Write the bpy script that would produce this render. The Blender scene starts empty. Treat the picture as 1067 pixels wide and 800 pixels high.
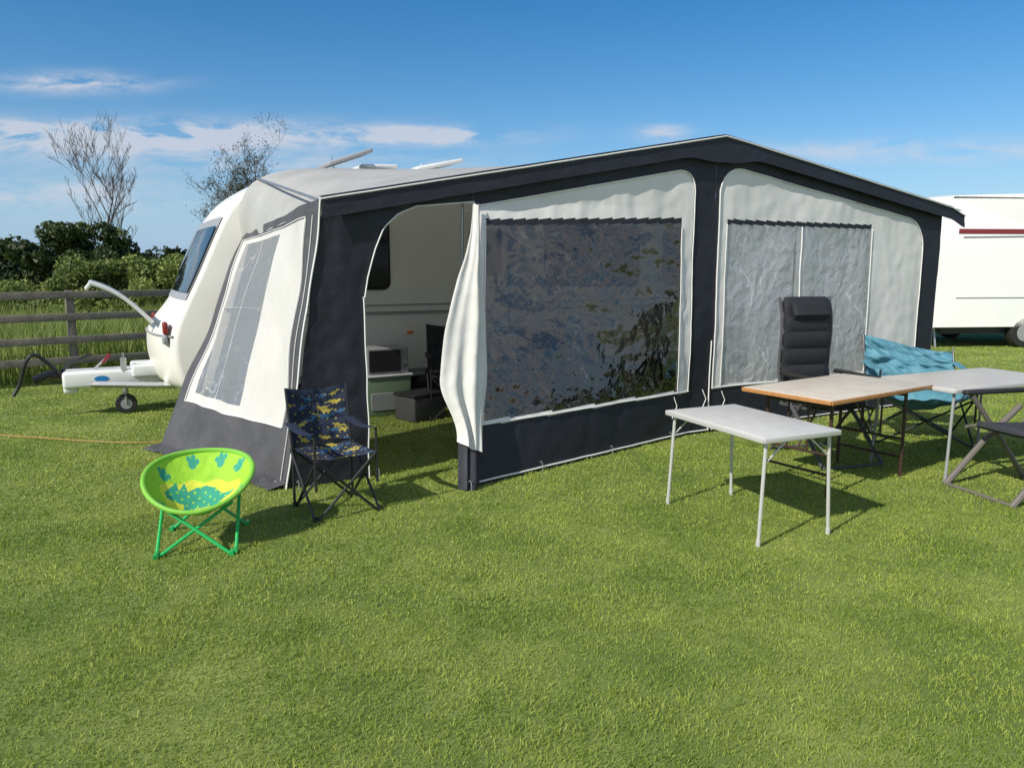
import bpy, math, random
import numpy as np
from mathutils import Vector, noise, Matrix
random.seed(7); rng=np.random.default_rng(7)
SC=bpy.context.scene; COL=SC.collection
PX,PY=1.944,7.277; ROT=math.atan2(.475,.88)
def nz(x,y,z=0): return noise.noise(Vector((x,y,z)))
# ---------------------------------------------------------------- materials
MATS={}
def mat(name,col,rough=.6,metal=0,spec=.5,var=0,vscale=3,bump=0,bscale=60,col2=None,trans=0,dist=.01):
    if name in MATS: return MATS[name]
    m=bpy.data.materials.new(name); m.use_nodes=True; nt=m.node_tree; n=nt.nodes; l=nt.links
    b=n['Principled BSDF']; b.inputs['Base Color'].default_value=(*col,1); b.inputs['Roughness'].default_value=rough
    b.inputs['Metallic'].default_value=metal; b.inputs['Specular IOR Level'].default_value=spec
    g=n.new('ShaderNodeNewGeometry')
    if var or col2:
        t=n.new('ShaderNodeTexNoise'); t.inputs['Scale'].default_value=vscale; t.inputs['Detail'].default_value=6; t.inputs['Roughness'].default_value=.65
        l.new(g.outputs['Position'],t.inputs['Vector'])
        r=n.new('ShaderNodeValToRGB'); r.color_ramp.elements[0].position=.32; r.color_ramp.elements[1].position=.7
        c2=col2 or tuple(min(1,c*(1+var)) for c in col)
        c1=col if col2 else tuple(c*(1-var) for c in col)
        r.color_ramp.elements[0].color=(*c1,1); r.color_ramp.elements[1].color=(*c2,1)
        l.new(t.outputs['Fac'],r.inputs['Fac']); l.new(r.outputs['Color'],b.inputs['Base Color'])
    if bump:
        t2=n.new('ShaderNodeTexNoise'); t2.inputs['Scale'].default_value=bscale; t2.inputs['Detail'].default_value=4
        l.new(g.outputs['Position'],t2.inputs['Vector'])
        bp=n.new('ShaderNodeBump'); bp.inputs['Strength'].default_value=bump; bp.inputs['Distance'].default_value=dist
        l.new(t2.outputs['Fac'],bp.inputs['Height']); l.new(bp.outputs['Normal'],b.inputs['Normal'])
    if trans:
        out=n['Material Output']; tr=n.new('ShaderNodeBsdfTranslucent'); mx=n.new('ShaderNodeMixShader'); mx.inputs[0].default_value=trans
        if var or col2: l.new(r.outputs['Color'],tr.inputs['Color'])
        else: tr.inputs['Color'].default_value=(*col,1)
        l.new(b.outputs[0],mx.inputs[1]); l.new(tr.outputs[0],mx.inputs[2]); l.new(mx.outputs[0],out.inputs['Surface'])
    MATS[name]=m; return m
navy=mat('navy_canvas',(.012,.014,.024),.62,var=.25,vscale=2,bump=.4,bscale=9,dist=.02)
char=mat('charcoal_canvas',(.07,.07,.077),.7,var=.25,vscale=3,bump=.5,bscale=8,dist=.03)
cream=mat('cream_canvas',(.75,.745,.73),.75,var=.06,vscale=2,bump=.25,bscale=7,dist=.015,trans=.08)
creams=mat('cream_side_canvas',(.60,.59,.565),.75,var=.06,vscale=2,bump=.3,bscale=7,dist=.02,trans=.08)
white=mat('white_piping',(.78,.78,.76),.5)
flapm=mat('flap_lining',(.72,.71,.67),.7,var=.05,vscale=4,bump=.4,bscale=10,dist=.02,trans=.12)
roofm=mat('roof_canvas',(.5,.5,.48),.6,var=.1,vscale=3,bump=.4,bscale=5,dist=.02,trans=.25)
curt=mat('milky_vinyl_sheet',(.92,.93,.96),.35,var=.05,vscale=4,trans=.4,bump=.5,bscale=5,dist=.02)
body=mat('caravan_cream_paint',(.77,.75,.69),.3,var=.04,vscale=2,bump=.08,bscale=3)
bodyw=mat('white_caravan_paint',(.85,.85,.84),.25,var=.03,vscale=1)
glassd=mat('tinted_acrylic',(.012,.016,.02),.06,spec=.7,bump=.06,bscale=2)
rubber=mat('black_rubber',(.02,.02,.02),.6)
steel=mat('galvanised_steel',(.45,.45,.46),.4,metal=.8,var=.1,vscale=20)
alu=mat('painted_aluminium',(.62,.62,.6),.35,metal=.3)
blackm=mat('black_enamel',(.02,.02,.022),.4)
plastw=mat('white_plastic',(.7,.71,.7),.4,var=.06,vscale=6)
plastg=mat('grey_plastic',(.3,.31,.32),.5)
plastd=mat('dark_grey_plastic',(.07,.07,.075),.5)
orange=mat('orange_lens',(.8,.22,.02),.2)
redl=mat('red_lens',(.22,.02,.02),.2)
bluem=mat('blue_mark',(.02,.2,.5),.4)
wood=mat('weathered_wood',(.19,.17,.145),.85,var=.3,vscale=6,bump=.4,bscale=30)
def vinyl(name,fac,hi,tint,scale,bd=.035,rough=.1,wts=(.4,.45,.3),zs=(2.2,1.5,1.0),haze=.05,glint_lines=.3,lz=2.0,lsc=5,lw_=.02,gcol=(.9,.88,.86)):
    m=bpy.data.materials.new(name); m.use_nodes=True; nt=m.node_tree; n=nt.nodes; l=nt.links
    n.remove(n['Principled BSDF']); out=n['Material Output']
    g=n.new('ShaderNodeNewGeometry')
    t3=n.new('ShaderNodeTexNoise'); t3.inputs['Scale'].default_value=2.2; t3.inputs['Detail'].default_value=4; l.new(g.outputs['Position'],t3.inputs['Vector'])
    mv=n.new('ShaderNodeVectorMath'); mv.operation='MULTIPLY_ADD'; l.new(t3.outputs['Color'],mv.inputs[0]); mv.inputs[1].default_value=(.6,.6,.6); l.new(g.outputs['Position'],mv.inputs[2])
    hs=None
    for k,(sc,wt) in enumerate(((scale,wts[0]),(scale*2.6,wts[1]),(scale*6.1,wts[2]))):
        mp=n.new('ShaderNodeMapping'); mp.inputs['Scale'].default_value=(1,1,zs[k]); mp.inputs['Rotation'].default_value=(.3*k*(lz>1),(.15+.7*k)*(lz>1),.2); l.new(mv.outputs[0],mp.inputs['Vector'])
        vo=n.new('ShaderNodeTexVoronoi'); vo.feature='SMOOTH_F1' if k==0 else 'F1'; vo.inputs['Scale'].default_value=sc; l.new(mp.outputs[0],vo.inputs['Vector'])
        q=n.new('ShaderNodeMath'); q.operation='MULTIPLY_ADD'; l.new(vo.outputs['Distance'],q.inputs[0]); q.inputs[1].default_value=wt
        if hs is None: q.inputs[2].default_value=0
        else: l.new(hs,q.inputs[2])
        hs=q.outputs[0]
    bp=n.new('ShaderNodeBump'); bp.inputs['Strength'].default_value=1; bp.inputs['Distance'].default_value=bd; l.new(hs,bp.inputs['Height'])
    tr=n.new('ShaderNodeBsdfTransparent'); tr.inputs['Color'].default_value=(*tint,1)
    gl=n.new('ShaderNodeBsdfGlossy'); gl.inputs['Roughness'].default_value=rough; gl.inputs['Color'].default_value=(*gcol,1); l.new(bp.outputs[0],gl.inputs['Normal'])
    lw=n.new('ShaderNodeLayerWeight'); lw.inputs['Blend'].default_value=.3; l.new(bp.outputs[0],lw.inputs['Normal'])
    cr=n.new('ShaderNodeMapRange'); cr.inputs[1].default_value=0; cr.inputs[2].default_value=1; cr.inputs[3].default_value=fac; cr.inputs[4].default_value=hi
    l.new(lw.outputs['Fresnel'],cr.inputs[0])
    mx=n.new('ShaderNodeMixShader'); l.new(cr.outputs[0],mx.inputs[0]); l.new(tr.outputs[0],mx.inputs[1]); l.new(gl.outputs[0],mx.inputs[2])
    mp=n.new('ShaderNodeMapping'); mp.inputs['Scale'].default_value=(1,1,lz); mp.inputs['Rotation'].default_value=(0,.35*(lz>1),.1); l.new(mv.outputs[0],mp.inputs['Vector'])
    ve=n.new('ShaderNodeTexVoronoi'); ve.feature='DISTANCE_TO_EDGE'; ve.inputs['Scale'].default_value=lsc; l.new(mp.outputs[0],ve.inputs['Vector'])
    lm=n.new('ShaderNodeMapRange'); lm.inputs[1].default_value=0; lm.inputs[2].default_value=lw_; lm.inputs[3].default_value=1; lm.inputs[4].default_value=0; l.new(ve.outputs['Distance'],lm.inputs[0])
    n4=n.new('ShaderNodeTexNoise'); n4.inputs['Scale'].default_value=3.1; n4.inputs['Detail'].default_value=5; l.new(g.outputs['Position'],n4.inputs['Vector'])
    m4=n.new('ShaderNodeMapRange'); m4.inputs[1].default_value=.45; m4.inputs[2].default_value=.65; m4.inputs[3].default_value=0; m4.inputs[4].default_value=glint_lines; l.new(n4.outputs['Fac'],m4.inputs[0])
    pr=n.new('ShaderNodeMath'); pr.operation='MULTIPLY_ADD'; l.new(lm.outputs[0],pr.inputs[0]); l.new(m4.outputs[0],pr.inputs[1]); pr.inputs[2].default_value=haze  # white crease lines painted into the colour as glints and reflection streaks
    df=n.new('ShaderNodeBsdfDiffuse'); df.inputs['Color'].default_value=(.85,.86,.88,1); l.new(bp.outputs[0],df.inputs['Normal'])
    dt=n.new('ShaderNodeBsdfTranslucent'); dt.inputs['Color'].default_value=(.85,.86,.88,1)
    md=n.new('ShaderNodeMixShader'); md.inputs[0].default_value=.3; l.new(df.outputs[0],md.inputs[1]); l.new(dt.outputs[0],md.inputs[2])
    mf=n.new('ShaderNodeMixShader'); l.new(pr.outputs[0],mf.inputs[0]); l.new(mx.outputs[0],mf.inputs[1]); l.new(md.outputs[0],mf.inputs[2]); l.new(mf.outputs[0],out.inputs['Surface'])
    return m
vin1=vinyl('clear_vinyl_shade_tint',.10,.75,(.31,.31,.31),1.5,.03,.08,wts=(.8,.22,.07),zs=(1.8,1.5,1.2),haze=.004,glint_lines=.14,lz=1.7,lsc=7,lw_=.03,gcol=(.9,.86,.82))  # dark tint puts the shade of the dim interior into the vinyl colour
vin2=vinyl('clear_vinyl_clean',.06,.7,(.95,.96,.97),1.6,.045,.13,zs=(.35,.35,.5),haze=.36,glint_lines=.6,lz=.3,lsc=5,lw_=.04)
vin3=vinyl('clear_vinyl_side',.04,.25,(.7,.7,.7),2,.02,.3,zs=(.5,.5,.8),haze=.24,glint_lines=.4,lz=.4,lsc=5)
def leafmat(name,c1,c2,tr=.3,att=None,scale=.6,nr=(-.3,.55)):
    m=bpy.data.materials.new(name); m.use_nodes=True; nt=m.node_tree; n=nt.nodes; l=nt.links
    b=n['Principled BSDF']; b.inputs['Roughness'].default_value=.5; b.inputs['Specular IOR Level'].default_value=.3
    g=n.new('ShaderNodeNewGeometry'); t=n.new('ShaderNodeTexNoise'); t.inputs['Scale'].default_value=scale; t.inputs['Detail'].default_value=7; t.inputs['Roughness'].default_value=.65; l.new(g.outputs['Position'],t.inputs['Vector'])
    a=n.new('ShaderNodeAttribute'); a.attribute_name='tint'
    s=n.new('ShaderNodeMath'); s.operation='MULTIPLY_ADD'; l.new(a.outputs['Fac'],s.inputs[0]); s.inputs[1].default_value=.75
    mr=n.new('ShaderNodeMapRange'); mr.inputs[1].default_value=.3; mr.inputs[2].default_value=.7; mr.inputs[3].default_value=nr[0]; mr.inputs[4].default_value=nr[1]; l.new(t.outputs['Fac'],mr.inputs[0]); l.new(mr.outputs[0],s.inputs[2])
    r=n.new('ShaderNodeValToRGB'); r.color_ramp.elements[0].color=(*c1,1); r.color_ramp.elements[1].color=(*c2,1)
    l.new(s.outputs[0],r.inputs['Fac']); l.new(r.outputs['Color'],b.inputs['Base Color'])
    tt=n.new('ShaderNodeBsdfTranslucent'); l.new(r.outputs['Color'],tt.inputs['Color'])
    mx=n.new('ShaderNodeMixShader'); mx.inputs[0].default_value=tr; l.new(b.outputs[0],mx.inputs[1]); l.new(tt.outputs[0],mx.inputs[2]); l.new(mx.outputs[0],n['Material Output'].inputs['Surface'])
    return m
grassm=leafmat('grass_blades',(.11,.21,.018),(.53,.58,.12),.3,scale=1.7,nr=(-.16,.46))
tallm=leafmat('meadow_blades',(.12,.2,.03),(.38,.42,.13),.3)
hedgem=leafmat('hedge_leaves',(.08,.12,.025),(.30,.36,.10),.25)
darkleaf=leafmat('dark_leaves',(.018,.032,.01),(.09,.13,.04),.15)
sprigm=leafmat('spring_leaves',(.05,.06,.02),(.14,.15,.05),.3)
bark=mat('bark',(.07,.055,.045),.9,var=.3,vscale=8)
groundm=mat('grass_soil',(.08,.13,.02),.9,col2=(.24,.28,.07),vscale=1.3,bump=.6,bscale=25)
# ---------------------------------------------------------------- builder
class MB:
    def __init__(s): s.v=[]; s.f=[]; s.m=[]
    def add(s,vs,fs,mi=0):
        o=len(s.v); s.v+= [tuple(p) for p in vs]; s.f+=[tuple(i+o for i in f) for f in fs]; s.m+=[mi]*len(fs)
    def tube(s,pts,r,sides=8,mi=0,closed=False):
        pts=[Vector(p) for p in pts]; n=len(pts)
        rs=r if isinstance(r,(list,tuple)) else [r]*n
        vs=[];fs=[];up=None
        for i,p in enumerate(pts):
            a=pts[(i-1)%n] if (i>0 or closed) else p; b=pts[(i+1)%n] if (i<n-1 or closed) else p
            d=(b-a).normalized() if (b-a).length>1e-9 else Vector((0,0,1))
            if up is None: up=Vector((0,0,1)) if abs(d.z)<.9 else Vector((1,0,0))
            x=d.cross(up)
            if x.length<1e-6: x=d.orthogonal()
            x.normalize(); up=x.cross(d).normalized()
            for k in range(sides):
                an=2*math.pi*k/sides; vs.append(p+(x*math.cos(an)+up*math.sin(an))*rs[i])
        m=n if closed else n-1
        for i in range(m):
            j=(i+1)%n
            for k in range(sides):
                k2=(k+1)%sides; fs.append((i*sides+k,i*sides+k2,j*sides+k2,j*sides+k))
        if not closed:
            fs.append(tuple(range(sides))[::-1]); fs.append(tuple((n-1)*sides+k for k in range(sides)))
        s.add(vs,fs,mi)
    def box(s,c,d,mi=0,rot=None,bev=0):
        x,y,z=[q/2 for q in d]
        if bev<=0:
            vs=[Vector((i*x,j*y,k*z)) for i in(-1,1) for j in(-1,1) for k in(-1,1)]
            fs=[(0,1,3,2),(4,6,7,5),(0,4,5,1),(2,3,7,6),(0,2,6,4),(1,5,7,3)]
        else:
            import bmesh
            bm=bmesh.new(); bmesh.ops.create_cube(bm,size=1)
            for v in bm.verts: v.co=Vector((v.co.x*2*x,v.co.y*2*y,v.co.z*2*z))
            bmesh.ops.bevel(bm,geom=list(bm.edges),offset=bev,segments=3,profile=.5,affect='EDGES')
            bm.verts.index_update(); vs=[v.co.copy() for v in bm.verts]; fs=[tuple(v.index for v in f.verts) for f in bm.faces]; bm.free()
        if rot is not None: vs=[rot@v for v in vs]
        s.add([v+Vector(c) for v in vs],fs,mi)
    def grid(s,nx,ny,fn,mi=0,cls=None):
        vs=[fn(i/nx,j/ny) for j in range(ny+1) for i in range(nx+1)]
        o=len(s.v); s.v+=[tuple(p) for p in vs]
        for j in range(ny):
            for i in range(nx):
                k=mi if cls is None else cls((i+.5)/nx,(j+.5)/ny)
                if k is None or k<0: continue
                a=o+j*(nx+1)+i; s.f.append((a,a+1,a+nx+2,a+nx+1)); s.m.append(k)
    def rpanel(s,x0,x1,z0,z1,y,th,r,mi=0):
        pts=[]
        for (cx,cz,a0) in((x1-r,z1-r,0),(x0+r,z1-r,90),(x0+r,z0+r,180),(x1-r,z0+r,270)):
            for k in range(6):
                a=math.radians(a0+k*18); pts.append((cx+r*math.cos(a),cz+r*math.sin(a)))
        n=len(pts); b=min(.006,th*.4)
        cx=(x0+x1)/2; cz=(z0+z1)/2
        def ring(yy,ins): return [(p[0]+(cx-p[0])/abs(x1-x0)*2*ins,yy,p[1]+(cz-p[1])/abs(z1-z0)*2*ins) for p in pts]
        vs=ring(y,0)+ring(y-th+b,0)+ring(y-th,b)
        fs=[]
        for q in(0,1):
            for i in range(n):
                j=(i+1)%n; fs.append((q*n+i,q*n+j,(q+1)*n+j,(q+1)*n+i))
        fs.append(tuple(range(2*n,3*n))[::-1]); s.add(vs,fs,mi)
    def disc(s,c,r,th,axis='x',mi=0,sides=28,hole=0):
        prof=[(hole,-th/2),(r*.94,-th/2),(r,-th*.3),(r,th*.3),(r*.94,th/2),(hole,th/2)]
        vs=[];fs=[];n=len(prof)
        for k in range(sides):
            a=2*math.pi*k/sides
            for (rr,t) in prof:
                if axis=='x': q=(t,rr*math.cos(a),rr*math.sin(a))
                elif axis=='y': q=(rr*math.cos(a),t,rr*math.sin(a))
                else: q=(rr*math.cos(a),rr*math.sin(a),t)
                vs.append(tuple(q[i]+c[i] for i in range(3)))
        for k in range(sides):
            k2=(k+1)%sides
            for i in range(n-1): fs.append((k*n+i,k2*n+i,k2*n+i+1,k*n+i+1))
        s.add(vs,fs,mi)
    def pad(s,path,w,th,mi=0,seg=None,pinch=None):
        pts=[Vector((0,p[0],p[1])) for p in path]; n=len(pts); K=16; vs=[];fs=[]
        for i,p in enumerate(pts):
            d=(pts[min(i+1,n-1)]-pts[max(i-1,0)]).normalized(); nn=Vector((1,0,0)).cross(d)
            e=min(i,n-1-i)/ (n-1); ww=w/2*(1 if e>.04 else .9); tt=th/2*(1 if e>.02 else .35)
            if pinch and i%pinch==0 and 0<i<n-1: tt*=.55
            for k in range(K):
                a=2*math.pi*k/K; ca,sa=math.cos(a),math.sin(a)
                x=ww*math.copysign(abs(ca)**.35,ca); y=tt*math.copysign(abs(sa)**.7,sa)
                vs.append(p+Vector((x,0,0))+nn*y)
        for i in range(n-1):
            for k in range(K):
                k2=(k+1)%K; fs.append((i*K+k,i*K+k2,(i+1)*K+k2,(i+1)*K+k))
        fs.append(tuple(range(K))[::-1]); fs.append(tuple((n-1)*K+k for k in range(K)))
        s.add(vs,fs,mi)
    def obj(s,name,mats,parent=None,smooth=True,label=None,loc=None):
        me=bpy.data.meshes.new(name); me.from_pydata(s.v,[],s.f); 
        for m in (mats if isinstance(mats,(list,tuple)) else [mats]): me.materials.append(m)
        me.polygons.foreach_set('material_index',s.m); me.update()
        if smooth:
            me.polygons.foreach_set('use_smooth',[True]*len(me.polygons))
            try: me.set_sharp_from_angle(angle=math.radians(38))
            except Exception: pass
        o=bpy.data.objects.new(name,me); COL.objects.link(o)
        if parent: o.parent=parent
        if label: o['label']=label
        if loc: o.location=loc
        return o
def thing(name,label,cat,loc,rz=0,group=None):
    e=bpy.data.objects.new(name,None); e.empty_display_size=.2; COL.objects.link(e); e.location=loc; e.rotation_euler=(0,0,rz)
    e['label']=label; e['category']=cat
    if group: e['group']=group
    return e
def catmull(P,n=5):
    out=[]
    for i in range(len(P)-1):
        p0=P[max(i-1,0)];p1=P[i];p2=P[i+1];p3=P[min(i+2,len(P)-1)]
        for k in range(n):
            t=k/n; out.append(tuple(.5*(2*b+(-a+c)*t+(2*a-5*b+4*c-d)*t*t+(-a+3*b-3*c+d)*t**3) for a,b,c,d in zip(p0,p1,p2,p3)))
    out.append(tuple(P[-1])); return out
sm=lambda x:max(0,min(1,x))**2*(3-2*max(0,min(1,x)))
# ---------------------------------------------------------------- AWNING (local x along the front, y back to caravan)
AW=thing('awning','large navy and cream caravan awning with its door open, on grass','awning',(PX,PY,0),ROT)
def zr(a): return 2.79+(.19*a if a<0 else -.148*a)
def wr(a,z,k=1): return k*(.02*nz(a*1.3,z*1.1,3)+.012*nz(a*4,z*1.5,7)+.006*nz(a*9,z*7,1))
def aleft(z): return -4.07+.33*(z/2.08)
def arch(a):
    x=(a+3.45)
    if x<0: return -1
    pts=[(0,1.35),(.03,1.5),(.08,1.7),(.16,1.88),(.28,1.99),(.42,2.05),(.9,2.1)]
    for (x0,z0),(x1,z1) in zip(pts,pts[1:]):
        if x<=x1: return z0+(z1-z0)*(x-x0)/(x1-x0)
    return 2.1
def fl(s,t):
    zt=t; a0=aleft(t*2.1); a=a0+( -2.55-a0)*s; z=t*zr(a)*.995
    return a,z
def pfl(a,z): return (a+.02*nz(z*3,a*2,5),wr(a,z,1.4)-.0,z)
mb=MB()
def fn(s,t):
    a,z=fl(s,t); return pfl(a,z)
def cl(s,t):
    a,z=fl(s,t); return -1 if (a>-3.45 and z<arch(a)) else 0
mb.grid(150,200,fn,cls=cl)
def p1(a,z,k=1):
    kk=max(0,min(1,(-.3-a)/2.25)); f=max(0,1-z/2.12); q=kk*f
    return (a-.33*q,-.6*q+wr(a,z,k),z)
def rr(a,z,a0,a1,z0,ztop,r):
    if a<a0 or a>a1 or z<z0: return False
    zt=ztop(a)
    if z>zt: return False
    for ac,sg in((a0,1),(a1,-1)):
        d=(a-ac)*sg
        if d<r and z>zt-r:
            if (r-d)**2+(z-(zt-r))**2>r*r: return False
    return True
c1t=lambda a:zr(a)-.24
w1t=lambda a:1.99+.035*(a+.45)
def k1(a,z):
    if -2.45<a<-.45 and .45<z<w1t(a): return 2
    if -2.45<a<-.45 and w1t(a)<=z<w1t(a)+.05: return 3
    if rr(a,z,-2.53,-.31,.42,c1t,.2 if a>-1.5 else .02): return 1
    return 0
def k2(a,z):
    if .1<a<2.2 and .46<z<2.0: return 2
    if .1<a<2.2 and 2.0<=z<2.045: return 3
    if rr(a,z,.0,3.08,.43,c1t,.28): return 1
    return 0
def g1(s,t): a=-2.55+2.5*s; return a,t*zr(a)*.995
def g2(s,t): a=-.05+3.45*s; return a,t*zr(a)*.995
c1=MB(); w1=MB(); 
mb.grid(170,170,lambda s,t:p1(*g1(s,t)),cls=lambda s,t:0 if k1(*g1(s,t)) in(0,3) else -1)
c1.grid(170,170,lambda s,t:p1(*g1(s,t)),cls=lambda s,t:0 if k1(*g1(s,t))==1 else -1)
w1.grid(170,170,lambda s,t:p1(*g1(s,t)),cls=lambda s,t:0 if k1(*g1(s,t))==2 else -1)
p2=lambda a,z,k=1:(a,wr(a,z,k*.7),z)
c2=MB(); w2=MB()
mb.grid(220,170,lambda s,t:p2(*g2(s,t)),cls=lambda s,t:0 if k2(*g2(s,t)) in(0,3) else -1)
c2.grid(220,170,lambda s,t:p2(*g2(s,t)),cls=lambda s,t:0 if k2(*g2(s,t))==1 else -1)
w2.grid(220,170,lambda s,t:p2(*g2(s,t)),cls=lambda s,t:0 if k2(*g2(s,t))==2 else -1)
mb.obj('front_wall',navy,AW)
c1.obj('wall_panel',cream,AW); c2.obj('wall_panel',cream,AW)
w1.obj('window',vin1,AW,label='clear wrinkled vinyl window'); w2.obj('window',vin2,AW,label='clear vinyl window with pale sheets drawn behind')
def sp(s,t,k=1):
    f=Vector((aleft(t*2.08),0,t*2.08)); r=Vector((-4.8+(1.0*t),1.85+1.0*t**.8,1.95*t))
    p=f.lerp(r,s); w=.04*nz(s*3,t*3,9)+.018*nz(s*9,t*5,2)
    return (p.x-w*k,p.y,p.z)
SA,SB,ST,SU=.42,.86,.24,.92
def ks(s,t):
    if SA<s<SB and ST<t<SU:
        return 2
    if .10<s<.92 and .20<t<.95: return 1
    return 0
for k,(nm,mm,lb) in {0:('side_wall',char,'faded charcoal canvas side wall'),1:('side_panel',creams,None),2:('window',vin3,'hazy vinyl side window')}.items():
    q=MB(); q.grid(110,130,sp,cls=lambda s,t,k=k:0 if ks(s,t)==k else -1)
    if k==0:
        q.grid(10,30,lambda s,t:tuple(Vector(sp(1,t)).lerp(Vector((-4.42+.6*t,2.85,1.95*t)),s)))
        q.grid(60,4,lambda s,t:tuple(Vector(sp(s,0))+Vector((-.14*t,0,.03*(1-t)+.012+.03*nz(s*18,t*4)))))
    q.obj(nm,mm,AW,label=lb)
q=MB(); q.grid(20,20,lambda s,t:(3.4-.05*s,2.8*s,t*(2.28+.2*s))); q.obj('side_wall',char,AW)
rail=[(-3.83,2.86,1.9),(-3.84,2.86,2.2),(-3.72,2.86,2.44),(-3.45,2.86,2.575),(-3.0,2.86,2.64),(-1.4,2.86,2.69),(1.5,2.86,2.69),(3.3,2.86,2.6)]
rc=catmull(rail,8); cum=[0]
for a,b in zip(rc,rc[1:]): cum.append(cum[-1]+(Vector(a)-Vector(b)).length)
def railp(s):
    d=s*cum[-1]
    for i in range(len(cum)-1):
        if d<=cum[i+1]: 
            f=(d-cum[i])/(cum[i+1]-cum[i]+1e-9); return Vector(rc[i]).lerp(Vector(rc[i+1]),f)
    return Vector(rc[-1])
def rf(s,t):
    a=-3.74+7.46*s; f=Vector((a,-.05,zr(a))); r=railp(s); p=f.lerp(r,t)
    p.z+= -.05*math.sin(math.pi*t)*(.5+.5*math.cos(6*math.pi*s)) +.012*nz(a*2,t*4)
    return p
q=MB(); q.grid(90,30,rf); q.obj('roof',roofm,AW)
q=MB()
def vf(s,t):
    a=-3.76+7.5*s; dep=.15+.10*sm(1-abs(a)/.5)
    y=-.055-.012*t+.006*nz(a*5,t*3)
    return (a,y,zr(a)+.012-dep*t-.05*sm((a-3.45)/.3))
q.grid(200,5,vf)
q.grid(200,3,lambda s,t:(-3.76+7.5*s,-.055+.14*t,zr(-3.76+7.5*s)+.012+.01*t-.05*sm((-3.76+7.5*s-3.45)/.3)))
q.obj('valance',navy,AW)
R=.0055
def line(pts,r=R):
    q=MB(); q.tube(pts,r,6); q.obj('piping',white,AW)
A=lambda a0,a1,n:[a0+(a1-a0)*i/n for i in range(n+1)]
line([(a,-.068,zr(a)-.005+.003*nz(a*4,2)-.05*sm((a-3.45)/.3)) for a in A(-3.76,3.74,60)],.007)
line([tuple(Vector(pfl(-3.455,z))-Vector((0,.008,0))) for z in A(.0,1.38,30)]+[tuple(Vector(pfl(-3.45+x,arch(-3.45+x)))-Vector((0,.008,0))) for x in A(.005,.9,30)])
off=lambda p:(p[0],p[1]-.009,p[2])
line([off(p1(-2.55,z)) for z in A(0.01,2.1,40)])
line([off(p1(a,.43)) for a in A(-2.54,-.3,60)],.007)
line([off(p1(a,.03)) for a in A(-2.54,-.05,60)],.007)
line([off(p2(a,.44)) for a in A(0,3.1,60)],.006)
line([off(p2(a,.03)) for a in A(0,3.38,60)],.006)
def outline(P,a0,a1,z0,zt,r0,r1):
    pts=[off(P(a0,z)) for z in A(z0,zt(a0)-r0,20)]
    for k in range(9):
        an=math.pi-k*math.pi/16; a=a0+r0+r0*math.cos(an); pts.append(off(P(a,zt(a)-r0+r0*math.sin(an))))
    pts+=[off(P(a,zt(a))) for a in A(a0+r0,a1-r1,30)]
    for k in range(9):
        an=math.pi/2-k*math.pi/16; a=a1-r1+r1*math.cos(an); pts.append(off(P(a,zt(a)-r1+r1*math.sin(an))))
    pts+=[off(P(a1,z)) for z in A(zt(a1)-r1,z0,20)]
    return pts
line(outline(p1,-2.53,-.31,.42,c1t,.02,.2)); line(outline(p2,0,3.08,.43,c1t,.28,.28))
for P,a0,a1,z0,z1 in((p1,-2.45,-.45,.45,1.96),(p2,.1,2.2,.46,2.0)):
    line([off(P(a0,z)) for z in A(z0,z1,20)],.004); line([off(P(a1,z)) for z in A(z0,z1,20)],.004)
line([off(p2(-.04,z)) for z in A(.02,.9,10)],.006)
line([off(p2(1.11+.03*nz(z*2,1),z)) for z in A(.46,2.0,14)],.006)
so=lambda s,t:tuple(Vector(sp(s,t))+Vector((-.009,-.004,0)))
line([so(.0,t) for t in A(0,1,40)],.007); line([so(.05,t) for t in A(0,.95,40)],.003)
line([so(s,.01) for s in A(0,1,40)],.007)
for s in(.10,.92): line([so(s,t) for t in A(.20,.95,30)],.004)
for t in(.20,.95): line([so(s,t) for s in A(.10,.92,30)],.004)
line([so(.64,t) for t in A(ST,SU,30)],.0015)
line([so(s,.62) for s in A(SA,SB,20)],.0015)
for a,z in((-.5,.40),(-.12,.43),(.12,.40)):
    line([off(p1(a,z)),tuple(Vector(off(p1(a+.03,z-.09)))-Vector((0,.02,0))),tuple(Vector(off(p1(a-.02,z-.2)))-Vector((0,.015,0)))],.004)
q=MB()
def ff(s,t):
    z=2.08*(1-t)+.25*t; e=Vector(p1(-2.55,z)); 
    wl=.03+.25*sm(t/.7)*(1-.6*sm((t-.74)/.26))+.015*nz(t*4,2)
    wrt=.03+.08*sm(t*1.6)*(1-.6*sm((t-.7)/.3))
    x=e.x+wrt-(wl+wrt)*s
    fold=.024*math.sin(s*9+t*2.5+1)*(.25+t)+.014*math.sin(s*19-t*3)*t
    y=e.y-.04-.07*math.sin(math.pi*s)*(.25+t)+fold
    return (x+.01*nz(t*5,s*3),y,z+.10*s*t+.015*nz(s*3,t*3))
q.grid(50,90,ff); q.obj('door_flap',flapm,AW,label='door flap folded back showing its pale lining')
q=MB()
q.grid(12,14,lambda s,t:(p1(-2.55,.3*(1-t))[0]+.06-.17*s,p1(-2.55,.3*(1-t))[1]-.03-.06*math.sin(3*s)+.015*math.sin(s*14),.32*(1-t)+.01)); q.obj('flap_hem',navy,AW)
for (x0,x1) in((.04,1.10),(1.12,2.26)):
    q=MB(); q.grid(80,12,lambda s,t:(x0+(x1-x0)*s,.06+.006*math.sin(s*16+t*1.5+x0)+.025*nz(s*5,t*.8,x0),.42+1.63*t)); q.obj('curtain',curt,AW)
def one(name,mm,par,*tubes,**k):
    q=MB()
    for t in tubes: q.tube(*t)
    return q.obj(name,mm,par,**k)
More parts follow.
